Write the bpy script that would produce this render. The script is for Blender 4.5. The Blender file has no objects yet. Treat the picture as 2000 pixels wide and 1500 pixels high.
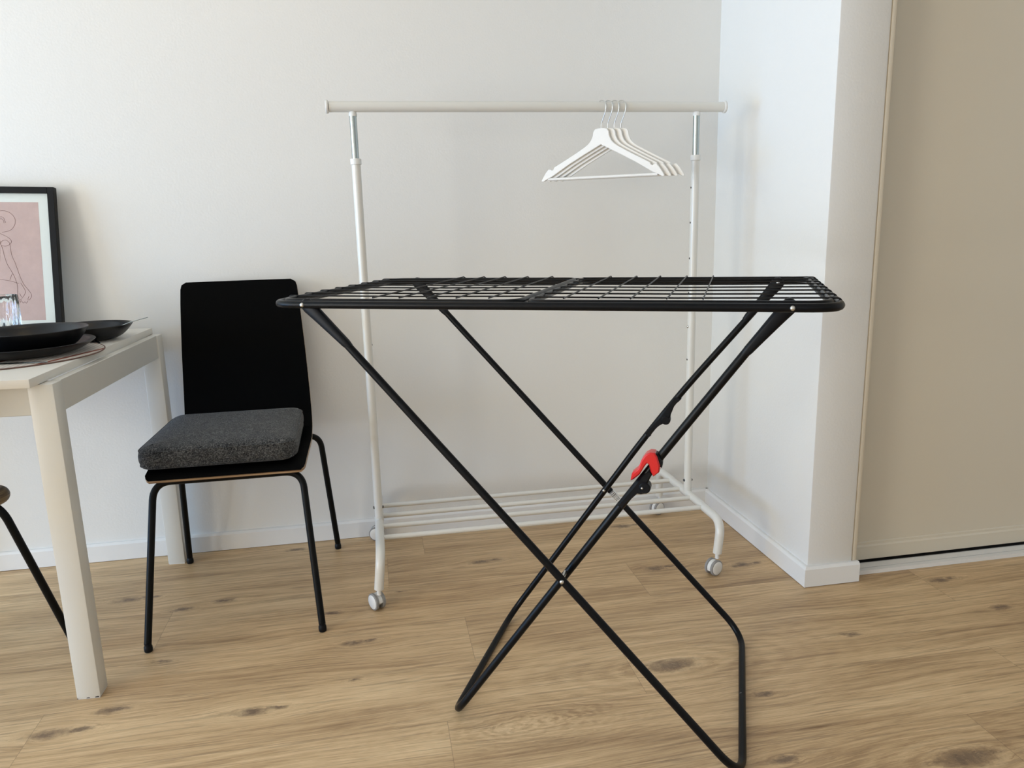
import bpy, bmesh, math, random
from math import sin, cos, pi, radians, sqrt, atan2
from mathutils import Vector, Matrix

random.seed(7)
S = bpy.context.scene
COL = S.collection

# ------------------------------------------------------------------ camera
YAW, PIT, ROL, FPX, CH = 0.1761, 0.2100, -0.0257, 1487.87, 1.0235
F = Vector((sin(YAW) * cos(PIT), cos(YAW) * cos(PIT), -sin(PIT)))
R0 = Vector((cos(YAW), -sin(YAW), 0)); U0 = R0.cross(F)
RR = R0 * cos(ROL) + U0 * sin(ROL); UU = U0 * cos(ROL) - R0 * sin(ROL)
cd = bpy.data.cameras.new('camera'); cam = bpy.data.objects.new('camera', cd); COL.objects.link(cam)
M = Matrix.Identity(4)
for i in range(3):
    M[i][0] = RR[i]; M[i][1] = UU[i]; M[i][2] = -F[i]
M[2][3] = CH
cam.matrix_world = M
cd.sensor_width = 36.0; cd.sensor_fit = 'HORIZONTAL'; cd.lens = FPX / 2000 * 36.0
cd.clip_start = 0.02
S.camera = cam

# ------------------------------------------------------------------ view, world, lights
S.view_settings.view_transform = 'Standard'; S.view_settings.look = 'None'
S.view_settings.gamma = 1.0; S.view_settings.exposure = 0.10
S.view_settings.use_curve_mapping = False
W = bpy.data.worlds.new('world'); S.world = W; W.use_nodes = True
bgn = W.node_tree.nodes['Background']; bgn.inputs[0].default_value = (0.75, 0.87, 1.0, 1); bgn.inputs[1].default_value = 0.3

def area(name, loc, rot, sx, sy, power, color):
    l = bpy.data.lights.new(name, 'AREA'); l.shape = 'RECTANGLE'; l.size = sx; l.size_y = sy
    l.energy = power; l.color = color
    o = bpy.data.objects.new(name, l); o.location = loc; o.rotation_euler = rot; COL.objects.link(o)
    return o
# daylight through the tall window in the left wall: sky-lit upper half, cooler lower half
area('window_daylight_upper', (-4.15, 1.15, 1.75), (0, radians(-90), 0), 1.0, 2.0, 54.0, (0.741, 0.907, 1.000))
area('window_daylight_lower', (-4.15, 1.15, 0.62), (0, radians(-90), 0), 1.0, 2.0, 75.0, (0.227, 0.520, 1.000))
# unseen lamps added as fill: front-left through an invented opening, and behind the camera
area('front_left_fill_light', (-4.15, -1.0, 1.0), (0, radians(-90), 0), 1.8, 1.6, 90.0, (1.000, 0.956, 0.867))
area('room_fill_light', (-0.6, -2.6, 1.5), (radians(90), 0, 0), 3.0, 1.6, 2.5, (1.000, 0.900, 0.800))
# warm ceiling lamp above the table side
area('ceiling_lamp_light', (-0.45, 1.75, 2.52), (0, 0, 0), 0.35, 0.35, 1.5, (1.000, 0.700, 0.300))

# ------------------------------------------------------------------ materials
def mat(name, color=(0.8, 0.8, 0.8), rough=0.5, metal=0.0, coat=0.0, spec=0.5):
    m = bpy.data.materials.new(name); m.use_nodes = True
    p = m.node_tree.nodes['Principled BSDF']
    p.inputs['Base Color'].default_value = (*color, 1); p.inputs['Roughness'].default_value = rough
    p.inputs['Metallic'].default_value = metal; p.inputs['Coat Weight'].default_value = coat
    p.inputs['Specular IOR Level'].default_value = spec
    return m

class NT:
    """small node-tree helper"""
    def __init__(s, m): s.m = m; s.t = m.node_tree; s.p = s.t.nodes['Principled BSDF']
    def n(s, typ, **kw):
        nd = s.t.nodes.new(typ)
        for k, v in kw.items(): setattr(nd, k, v)
        return nd
    def l(s, a, b): s.t.links.new(a, b)
    def math(s, op, a, b=None, clamp=False):
        nd = s.n('ShaderNodeMath', operation=op); nd.use_clamp = clamp
        for i, v in enumerate((a, b)):
            if v is None: continue
            if isinstance(v, (int, float)): nd.inputs[i].default_value = v
            else: s.l(v, nd.inputs[i])
        return nd.outputs[0]
    def noise(s, vec, scale, detail=3, rough=0.5):
        nd = s.n('ShaderNodeTexNoise'); nd.inputs['Scale'].default_value = scale
        nd.inputs['Detail'].default_value = detail; nd.inputs['Roughness'].default_value = rough
        if vec is not None: s.l(vec, nd.inputs['Vector'])
        return nd.outputs['Fac']
    def ramp(s, fac, stops):
        nd = s.n('ShaderNodeValToRGB'); r = nd.color_ramp
        while len(r.elements) < len(stops): r.elements.new(0.5)
        for e, (pos, c) in zip(r.elements, stops): e.position = pos; e.color = (*c, 1)
        s.l(fac, nd.inputs[0]); return nd.outputs[0]
    def bump(s, h, strength, dist=0.001):
        nd = s.n('ShaderNodeBump'); nd.inputs['Strength'].default_value = strength
        nd.inputs['Distance'].default_value = dist; s.l(h, nd.inputs['Height']); s.l(nd.outputs[0], s.p.inputs['Normal'])
    def mix(s, fac, a, b, mode='MIX'):
        nd = s.n('ShaderNodeMix', data_type='RGBA', blend_type=mode)
        for i, v in ((0, fac), (6, a), (7, b)):
            if isinstance(v, (int, float)): nd.inputs[i].default_value = v
            elif isinstance(v, tuple): nd.inputs[i].default_value = (*v, 1)
            else: s.l(v, nd.inputs[i])
        return nd.outputs[2]
    def obj(s, scale=None):
        o = s.n('ShaderNodeTexCoord').outputs['Object']
        if scale:
            mp = s.n('ShaderNodeMapping'); mp.inputs['Scale'].default_value = scale; s.l(o, mp.inputs[0]); return mp.outputs[0]
        return o

def wall_mat(name, col):
    m = mat(name, col, 0.62, spec=0.35); t = NT(m); o = t.obj()
    a = t.noise(o, 160, 4, 0.6); b = t.noise(o, 14, 3, 0.5)
    h = t.math('ADD', a, t.math('MULTIPLY', b, 0.8)); t.bump(h, 0.38, 0.0012)
    return m
M_WALL = wall_mat('wall_paint', (0.80, 0.785, 0.75))
M_DOOR = mat('closet_door_paint', (0.70, 0.635, 0.515), 0.45)
M_TRIM = mat('white_trim', (0.82, 0.81, 0.79), 0.35)
M_JAMB = mat('beige_jamb', (0.68, 0.60, 0.47), 0.45)
M_GAP_SHADE = mat('gap_shade', (0.01, 0.01, 0.01), 0.8)  # near-black that paints in the shade of gaps and holes
M_CEIL = mat('ceiling_paint', (0.85, 0.84, 0.81), 0.8)
M_RACK = mat('rack_white_enamel', (0.74, 0.725, 0.675), 0.28, coat=0.3)
M_CAP = mat('rack_white_plastic', (0.78, 0.77, 0.74), 0.4)
M_CHROME = mat('chrome', (0.42, 0.47, 0.47), 0.20, 1.0)
M_STEEL = mat('steel', (0.62, 0.62, 0.60), 0.3, 1.0)
M_TIRE = mat('grey_tire', (0.27, 0.26, 0.25), 0.6)
M_BLACK = mat('black_powder_coat', (0.0035, 0.004, 0.005), 0.33, spec=0.16)
t = NT(M_BLACK); t.bump(t.noise(t.obj(), 700, 2), 0.25, 0.0004)
M_WIRE = mat('black_wire', (0.005, 0.005, 0.0055), 0.42, spec=0.2)
M_BPLASTIC = mat('black_plastic', (0.004, 0.005, 0.007), 0.42, spec=0.18)
M_RED = mat('red_plastic', (0.62, 0.012, 0.014), 0.3, coat=0.2)
M_HANGER = mat('white_lacquered_wood', (0.86, 0.84, 0.80), 0.38)
M_CBLACK = mat('chair_black_lacquer', (0.0010, 0.0010, 0.0011), 0.6, spec=0.05)
M_CLEG = mat('chair_leg_black', (0.0025, 0.003, 0.003), 0.42, spec=0.15)
M_TABLE = mat('table_white_paint', (0.70, 0.68, 0.62), 0.32)
t = NT(M_TABLE); t.bump(t.noise(t.obj((300, 300, 12)), 1.0, 3), 0.12, 0.0004)
M_TTOP = mat('table_top_white', (0.76, 0.725, 0.655), 0.34)
M_FRAME = mat('black_frame', (0.004, 0.004, 0.0045), 0.5, spec=0.2)
M_MAT = mat('mount_card', (0.80, 0.86, 0.84), 0.8)
M_LINE = mat('ink_line', (0.16, 0.07, 0.06), 0.8)
M_BOWL = mat('matte_black_stoneware', (0.005, 0.005, 0.006), 0.34, spec=0.4)
M_KNOB = mat('screw_dark', (0.10, 0.10, 0.10), 0.4, 0.8)

def ply_edge():
    m = mat('plywood_edge', (0.4, 0.27, 0.16), 0.5); t = NT(m); o = t.obj((3, 3, 420))
    c = t.ramp(t.noise(o, 1.0, 1), [(0.35, (0.20, 0.115, 0.06)), (0.6, (0.52, 0.37, 0.23))]); t.l(c, t.p.inputs['Base Color']); return m
M_PLY = ply_edge()
def veneer():
    m = mat('walnut_veneer', (0.2, 0.12, 0.06), 0.45); t = NT(m); o = t.obj((26, 5, 190))
    c = t.ramp(t.noise(o, 1.0, 5, 0.7), [(0.36, (0.035, 0.022, 0.010)), (0.5, (0.14, 0.092, 0.042)), (0.64, (0.30, 0.205, 0.10))]); t.l(c, t.p.inputs['Base Color']); return m
M_VEN = veneer()
def fabric():
    m = mat('charcoal_tweed', (0.05, 0.05, 0.05), 0.95, spec=0.15); t = NT(m); o = t.obj()
    a = t.noise(t.obj((700, 190, 190)), 1.0, 2, 0.6); b = t.noise(t.obj((190, 700, 700)), 1.0, 2, 0.6); f = t.noise(o, 55, 3)
    s = t.math('ADD', t.math('MULTIPLY', a, 0.45), t.math('ADD', t.math('MULTIPLY', b, 0.45), t.math('MULTIPLY', f, 0.10)))
    c = t.ramp(s, [(0.40, (0.008, 0.009, 0.011)), (0.50, (0.046, 0.046, 0.046)), (0.59, (0.17, 0.168, 0.16))])
    t.l(c, t.p.inputs['Base Color']); t.p.inputs['Sheen Weight'].default_value = 0.15
    t.bump(s, 0.8, 0.0015); return m
M_FAB = fabric()
def print_mat():
    m = mat('dusty_pink_print', (0.6, 0.4, 0.38), 0.85); t = NT(m)
    c = t.ramp(t.noise(t.obj(), 22, 5, 0.7), [(0.3, (0.55, 0.42, 0.405)), (0.7, (0.63, 0.49, 0.47))]); t.l(c, t.p.inputs['Base Color']); return m
M_PRINT = print_mat()
def placemat_mat():
    m = mat('woven_placemat', (0.5, 0.45, 0.4), 0.85); t = NT(m)
    o = t.n('ShaderNodeTexCoord').outputs['Object']
    w = t.n('ShaderNodeTexWave'); w.wave_type = 'BANDS'; w.inputs['Scale'].default_value = 26; w.inputs['Distortion'].default_value = 0.6
    t.l(o, w.inputs['Vector'])
    c1 = t.ramp(w.outputs['Fac'], [(0.2, (0.47, 0.42, 0.375)), (0.7, (0.60, 0.55, 0.49))])
    w2 = t.n('ShaderNodeTexWave'); w2.inputs['Scale'].default_value = 2.6; mp = t.n('ShaderNodeMapping'); mp.inputs['Rotation'].default_value = (0, 0, 0.35)
    t.l(o, mp.inputs[0]); t.l(mp.outputs[0], w2.inputs['Vector'])
    k = t.ramp(w2.outputs['Fac'], [(0.955, (0, 0, 0)), (0.985, (1, 1, 1))])
    t.l(t.mix(k, c1, (0.22, 0.06, 0.035)), t.p.inputs['Base Color']); return m
M_PMAT = placemat_mat()
def label_mat():
    m = mat('barcode_sticker', (0.8, 0.8, 0.8), 0.5); t = NT(m)
    sp = t.n('ShaderNodeSeparateXYZ'); t.l(t.n('ShaderNodeTexCoord').outputs['UV'], sp.inputs[0])
    nz = t.n('ShaderNodeTexNoise', noise_dimensions='1D'); nz.inputs['Scale'].default_value = 26; nz.inputs['Detail'].default_value = 0
    t.l(sp.outputs[0], nz.inputs['W'])
    bars = t.math('GREATER_THAN', nz.outputs['Fac'], 0.52)
    band = t.math('MULTIPLY', t.math('GREATER_THAN', sp.outputs[1], 0.33), t.math('LESS_THAN', sp.outputs[1], 0.62))
    t.l(t.mix(t.math('MULTIPLY', bars, band), (0.80, 0.80, 0.78), (0.02, 0.02, 0.02)), t.p.inputs['Base Color']); return m
M_LABEL = label_mat()
def glass_mat():
    m = mat('clear_glass', (1, 1, 1), 0.02); p = m.node_tree.nodes['Principled BSDF']
    p.inputs['Transmission Weight'].default_value = 1.0; p.inputs['IOR'].default_value = 1.47; return m
M_GLASS = glass_mat()
def glazing_mat():
    m = bpy.data.materials.new('picture_glazing'); m.use_nodes = True; nt = m.node_tree
    for n in list(nt.nodes):
        if n.type == 'BSDF_PRINCIPLED': nt.nodes.remove(n)
    out = nt.nodes['Material Output']; tr = nt.nodes.new('ShaderNodeBsdfTransparent'); gl = nt.nodes.new('ShaderNodeBsdfGlossy')
    gl.inputs['Roughness'].default_value = 0.02; fr = nt.nodes.new('ShaderNodeLayerWeight'); fr.inputs[0].default_value = 0.08
    mx = nt.nodes.new('ShaderNodeMixShader'); nt.links.new(fr.outputs[0], mx.inputs[0]); nt.links.new(tr.outputs[0], mx.inputs[1])
    nt.links.new(gl.outputs[0], mx.inputs[2]); nt.links.new(mx.outputs[0], out.inputs[0]); return m
M_GLAZE = glazing_mat()

# oak laminate: UV = metres inside the plank, colour attribute 'plank' = random per plank
KNOTS = [(-0.311,1.547,1.0,0),(0.629,1.515,1.9,1),(1.061,1.101,2.0,1),(0.789,1.368,0.8,0),(0.276,2.170,1.0,0),(-0.104,1.781,0.9,0),
         (-0.724,1.560,1.3,0),(-0.740,2.157,1.2,0),(-0.162,1.949,0.7,0),(0.783,2.332,1.3,0),(0.777,2.004,1.1,0),(1.037,1.966,1.0,0),
         (1.526,1.748,1.0,0),(1.571,1.579,0.9,0),(1.110,1.544,0.7,0),(0.242,1.373,0.9,2),(0.305,1.385,0.8,2),(-0.101,1.620,0.5,0),
         (-0.568,2.063,0.8,0),(-0.46,2.09,0.9,0),(-0.56,1.80,0.6,0),(0.72,1.17,0.9,0),(-0.62,1.62,1.0,0),(0.02,2.032,0.4,0),(-0.30,2.40,0.8,0)]
def floor_mat():
    m = mat('oak_laminate', (0.4, 0.3, 0.2), 0.42, spec=0.4); t = NT(m)
    pos = t.n('ShaderNodeTexCoord').outputs['Object']
    sp = t.n('ShaderNodeSeparateXYZ'); t.l(pos, sp.inputs[0])
    at = t.n('ShaderNodeAttribute'); at.attribute_name = 'plank'
    pr = at.outputs['Fac']
    X, Y = sp.outputs[0], sp.outputs[1]
    jx = t.noise(t.obj((22, 60, 1)), 1.0, 3, 0.6); jy = t.noise(t.obj((30, 90, 1)), 1.3, 3, 0.6)
    XK = t.math('ADD', X, t.math('MULTIPLY', t.math('SUBTRACT', jx, 0.5), 0.075)); YK = t.math('ADD', Y, t.math('MULTIPLY', t.math('SUBTRACT', jy, 0.5), 0.022))
    dark = None; warp = None; ring = None
    for (kx, ky, ks, typ) in KNOTS + [(a + 0.045*c, b + 0.004, c*0.55, 0) for a, b, c, d in KNOTS if d == 0 and c >= 0.9][:9]:
        dx = t.math('MULTIPLY', t.math('SUBTRACT', XK, kx), 1 / (0.030 * ks)); dy = t.math('MULTIPLY', t.math('SUBTRACT', YK, ky), 1 / (0.012 * ks))
        r2 = t.math('ADD', t.math('MULTIPLY', dx, dx), t.math('MULTIPLY', dy, dy))
        g = t.math('DIVIDE', 1.0, t.math('ADD', 1.0, t.math('MULTIPLY', r2, 1.0)))
        g2 = t.math('MULTIPLY', g, g)
        if typ != 2:
            dark = g2 if dark is None else t.math('MAXIMUM', dark, g2)
        # streak tail along the grain and the bending of the grain around the knot
        w = t.math('MULTIPLY', t.math('DIVIDE', dy, t.math('ADD', 1.0, t.math('MULTIPLY', r2, 0.35))), 0.012 * ks)
        warp = w if warp is None else t.math('ADD', warp, w)
        if typ:
            r = t.math('SQRT', r2); q = t.math('MULTIPLY', t.math('SINE', t.math('MULTIPLY', r, 6.0)), t.math('DIVIDE', 1.0, t.math('ADD', 1.0, t.math('MULTIPLY', r2, 0.06))))
            ring = q if ring is None else t.math('ADD', ring, q)
    big = t.n('ShaderNodeCombineXYZ')
    t.l(t.math('ADD', X, t.math('MULTIPLY', pr, 31.0)), big.inputs[0]); t.l(t.math('ADD', t.math('SUBTRACT', Y, warp), t.math('MULTIPLY', pr, 7.0)), big.inputs[1])
    def stretch(sx, sy):
        mp = t.n('ShaderNodeMapping'); mp.inputs['Scale'].default_value = (sx, sy, 1); t.l(big.outputs[0], mp.inputs[0]); return mp.outputs[0]
    lowv = stretch(1.7, 11); lo = t.noise(lowv, 1.0, 2, 0.5)
    # waviness of the grain lines
    wv = t.noise(stretch(1.6, 3.0), 1.0, 2, 0.5)
    cmb = t.n('ShaderNodeCombineXYZ'); s2 = t.n('ShaderNodeSeparateXYZ'); t.l(big.outputs[0], s2.inputs[0])
    t.l(t.math('MULTIPLY', s2.outputs[0], 2.2), cmb.inputs[0])
    t.l(t.math('MULTIPLY', t.math('ADD', s2.outputs[1], t.math('MULTIPLY', wv, 0.10)), 105.0), cmb.inputs[1])
    mid = t.noise(cmb.outputs[0], 1.0, 6, 0.70)
    fine = t.noise(stretch(16, 520), 1.0, 3, 0.6)
    streak = t.noise(stretch(5, 130), 1.0, 3, 0.6)
    v = t.math('ADD', t.math('MULTIPLY', mid, 0.42), t.math('ADD', t.math('MULTIPLY', fine, 0.26), t.math('MULTIPLY', lo, 0.32)))
    v = t.math('ADD', v, t.math('MULTIPLY', t.math('SUBTRACT', pr, 0.5), 0.045))
    if ring is not None: v = t.math('ADD', v, t.math('MULTIPLY', ring, 0.035))
    c = t.ramp(v, [(0.34, (0.225, 0.130, 0.064)), (0.44, (0.445, 0.288, 0.150)), (0.52, (0.605, 0.412, 0.224)), (0.63, (0.780, 0.566, 0.330))])
    # thin dark pores
    pore = t.ramp(streak, [(0.36, (1, 1, 1)), (0.46, (0, 0, 0))])
    c = t.mix(t.math('MULTIPLY', pore, 0.38), c, (0.20, 0.130, 0.075))
    # knots with a ragged edge
    rag = t.math('MULTIPLY', dark, t.math('MAXIMUM', 0.0, t.math('ADD', -0.55, t.math('MULTIPLY', t.noise(stretch(70, 260), 1.0, 4, 0.75), 3.1))))
    kf = t.ramp(rag, [(0.08, (0, 0, 0)), (0.30, (0.5, 0.5, 0.5)), (0.80, (1, 1, 1))])
    c = t.mix(t.math('MULTIPLY', kf, 0.78), c, (0.105, 0.066, 0.048))
    # seams
    uv = t.n('ShaderNodeSeparateXYZ'); t.l(t.n('ShaderNodeTexCoord').outputs['UV'], uv.inputs[0])
    ex = t.math('MINIMUM', uv.outputs[0], t.math('SUBTRACT', 1.298, uv.outputs[0])); ey = t.math('MINIMUM', uv.outputs[1], t.math('SUBTRACT', 0.21, uv.outputs[1]))
    seam = t.math('LESS_THAN', t.math('MINIMUM', ex, ey), 0.0006)
    c = t.mix(t.math('MULTIPLY', seam, 0.45), c, (0.10, 0.07, 0.045))
    t.l(c, t.p.inputs['Base Color'])
    t.l(t.math('ADD', 0.36, t.math('MULTIPLY', mid, 0.16)), t.p.inputs['Roughness'])
    t.bump(t.math('SUBTRACT', t.math('ADD', mid, t.math('MULTIPLY', streak, 0.6)), t.math('MULTIPLY', seam, 2.0)), 0.12, 0.0006)
    return m
M_FLOOR = floor_mat()

# ------------------------------------------------------------------ mesh helpers
def finish(name, bm, m, parent=None, smooth=True, angle=40):
    bmesh.ops.recalc_face_normals(bm, faces=bm.faces)
    me = bpy.data.meshes.new(name); bm.to_mesh(me); bm.free()
    ms = m if isinstance(m, (list, tuple)) else [m]
    for x in ms: me.materials.append(x)
    if smooth:
        me.polygons.foreach_set('use_smooth', [True] * len(me.polygons))
        try: me.set_sharp_from_angle(angle=radians(angle))
        except Exception: pass
    o = bpy.data.objects.new(name, me); COL.objects.link(o)
    if parent is not None: o.parent = parent
    return o

def empty(name, loc=(0, 0, 0), rz=0.0):
    o = bpy.data.objects.new(name, None); o.location = loc; o.rotation_euler = (0, 0, rz); o.empty_display_size = 0.05
    COL.objects.link(o); return o

def tag(o, label=None, cat=None, group=None, kind=None):
    if label: o['label'] = label
    if cat: o['category'] = cat
    if group: o['group'] = group
    if kind: o['kind'] = kind
    return o

def box(bm, a, b, mi=0):
    x0, y0, z0 = a; x1, y1, z1 = b
    v = [bm.verts.new(p) for p in ((x0,y0,z0),(x1,y0,z0),(x1,y1,z0),(x0,y1,z0),(x0,y0,z1),(x1,y0,z1),(x1,y1,z1),(x0,y1,z1))]
    fs = []
    for q in ((0,3,2,1),(4,5,6,7),(0,1,5,4),(1,2,6,5),(2,3,7,6),(3,0,4,7)):
        f = bm.faces.new([v[i] for i in q]); f.material_index = mi; fs.append(f)
    return v, fs

def bevel(bm, w, seg=2, verts=None):
    bmesh.ops.bevel(bm, geom=list(bm.edges), offset=w, segments=seg, profile=0.5, affect='EDGES')

def fillet(pts, r, seg=8):
    """round the inner corners of an open path"""
    pts = [Vector(p) for p in pts]; out = [pts[0]]
    rs = r if isinstance(r, (list, tuple)) else [r] * (len(pts) - 2)
    for i in range(1, len(pts) - 1):
        a, b, c = pts[i-1], pts[i], pts[i+1]
        u = (a - b); w = (c - b); d = min(rs[i-1], u.length * 0.49, w.length * 0.49)
        if d < 1e-5: out.append(b); continue
        p0 = b + u.normalized() * d; p1 = b + w.normalized() * d
        for k in range(seg + 1):
            s = k / seg; out.append(p0 * (1-s)**2 + b * 2*s*(1-s) + p1 * s*s)
    out.append(pts[-1]); return out

def round_loop(pts, r, seg=8):
    pts = [Vector(p) for p in pts]; n = len(pts); out = []
    rs = r if isinstance(r, (list, tuple)) else [r] * n
    for i in range(n):
        a, b, c = pts[i-1], pts[i], pts[(i+1) % n]
        p0 = b + (a - b).normalized() * rs[i]; p1 = b + (c - b).normalized() * rs[i]
        for k in range(seg + 1):
            s = k / seg; out.append(p0 * (1-s)**2 + b * 2*s*(1-s) + p1 * s*s)
    return out

def tube(bm, pts, r, closed=False, n=14, caps=True, mi=0, rfun=None):
    pts = [Vector(p) for p in pts]
    q = [pts[0]]
    for p in pts[1:]:
        if (p - q[-1]).length > 1e-6: q.append(p)
    pts = q; m = len(pts)
    tang = []
    for i in range(m):
        if closed: d = pts[(i+1) % m] - pts[i-1]
        else: d = pts[min(i+1, m-1)] - pts[max(i-1, 0)]
        tang.append(d.normalized())
    nrm = tang[0].orthogonal().normalized(); rings = []
    for i in range(m):
        nrm = (nrm - tang[i] * nrm.dot(tang[i])).normalized(); bi = tang[i].cross(nrm)
        rad = r if rfun is None else rfun(i / (m - 1)) * r
        rings.append([bm.verts.new(pts[i] + (nrm * cos(2*pi*k/n) + bi * sin(2*pi*k/n)) * rad) for k in range(n)])
    rng = range(m) if closed else range(m - 1)
    for i in rng:
        A = rings[i]; B = rings[(i+1) % m]; off = 0
        if closed and i == m - 1:
            off = min(range(n), key=lambda s: sum((A[k].co - B[(k+s) % n].co).length for k in range(n)))
        for k in range(n):
            f = bm.faces.new((A[k], A[(k+1) % n], B[(k+1+off) % n], B[(k+off) % n])); f.material_index = mi
    if caps and not closed:
        f = bm.faces.new(rings[0][::-1]); f.material_index = mi; f = bm.faces.new(rings[-1]); f.material_index = mi
    return rings

def lathe(bm, prof, origin=(0, 0, 0), axis='Z', n=32, mi=0, rmod=None):
    """profile of (radius, height) revolved about an axis"""
    o = Vector(origin); rings = []
    for (r, h) in prof:
        ring = []
        for k in range(n):
            a = 2*pi*k/n; rr = r if rmod is None else rmod(r, h, a); ca, sa = cos(a)*rr, sin(a)*rr
            p = {'Z': (ca, sa, h), 'X': (h, ca, sa), 'Y': (ca, h, sa)}[axis]
            ring.append(bm.verts.new(o + Vector(p)))
        rings.append(ring)
    for i in range(len(rings) - 1):
        for k in range(n):
            f = bm.faces.new((rings[i][k], rings[i][(k+1) % n], rings[i+1][(k+1) % n], rings[i+1][k])); f.material_index = mi
    for e in (0, -1):
        if prof[e][0] > 1e-5: f = bm.faces.new(rings[e]); f.material_index = mi
    bmesh.ops.remove_doubles(bm, verts=bm.verts, dist=1e-6)

def prism(bm, poly, fn, t0, t1, bev=0.0, mi=0):
    """polygon in 2-D pushed through fn(a, b, t) between t0 and t1, with a small chamfer"""
    n = len(poly)
    A = sum(poly[i-1][0]*poly[i][1] - poly[i][0]*poly[i-1][1] for i in range(n))
    sg = 1 if A > 0 else -1
    def inset(d):
        out = []
        for i in range(n):
            p = Vector(poly[i]); a = (p - Vector(poly[i-1])); b = (Vector(poly[(i+1) % n]) - p)
            a = a.normalized() if a.length > 1e-9 else b.normalized(); b = b.normalized() if b.length > 1e-9 else a
            na = Vector((-a.y, a.x)) * sg; nb = Vector((-b.y, b.x)) * sg; nn = na + nb
            nn = nn.normalized() if nn.length > 1e-6 else na
            out.append(p + nn * d)
        return out
    layers = [(t0, bev), (t0 + bev, 0), (t1 - bev, 0), (t1, bev)] if bev else [(t0, 0), (t1, 0)]
    rings = []
    for tt, d in layers:
        q = inset(d) if d else [Vector(p) for p in poly]
        rings.append([bm.verts.new(fn(p.x, p.y, tt)) for p in q])
    for i in range(len(rings) - 1):
        for k in range(n):
            f = bm.faces.new((rings[i][k], rings[i][(k+1) % n], rings[i+1][(k+1) % n], rings[i+1][k])); f.material_index = mi
    f = bm.faces.new(rings[0][::-1]); f.material_index = mi; f = bm.faces.new(rings[-1]); f.material_index = mi

def rivet(bm, p, d, r, h=None):
    """domed rivet head at p pointing along d"""
    p = Vector(p); d = Vector(d).normalized(); h = h or r * 0.7; a = d.orthogonal().normalized(); b = d.cross(a); rings = []
    for (rr, hh) in ((r, -0.002), (r, 0), (r*0.94, h*0.4), (r*0.7, h*0.78), (r*0.35, h*0.97)):
        rings.append([bm.verts.new(p + d*hh + (a*cos(2*pi*k/16) + b*sin(2*pi*k/16))*rr) for k in range(16)])
    for i in range(4):
        for k in range(16): bm.faces.new((rings[i][k], rings[i][(k+1) % 16], rings[i+1][(k+1) % 16], rings[i+1][k]))
    bm.faces.new(rings[0][::-1]); bm.faces.new(rings[-1])

def circle_hull(c1, r1, c2, r2, seg=10):
    """outline of two circles joined by their tangents"""
    c1 = Vector(c1); c2 = Vector(c2); d = (c2 - c1); L = d.length; a0 = atan2(d.y, d.x); b = math.acos(max(-1, min(1, (r1 - r2) / L)))
    out = []
    for k in range(seg + 1):
        a = a0 + b + (2*pi - 2*b) * k / seg; out.append((c1.x + r1*cos(a), c1.y + r1*sin(a)))
    for k in range(seg + 1):
        a = a0 - b + 2*b * k / seg; out.append((c2.x + r2*cos(a), c2.y + r2*sin(a)))
    return out

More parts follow.
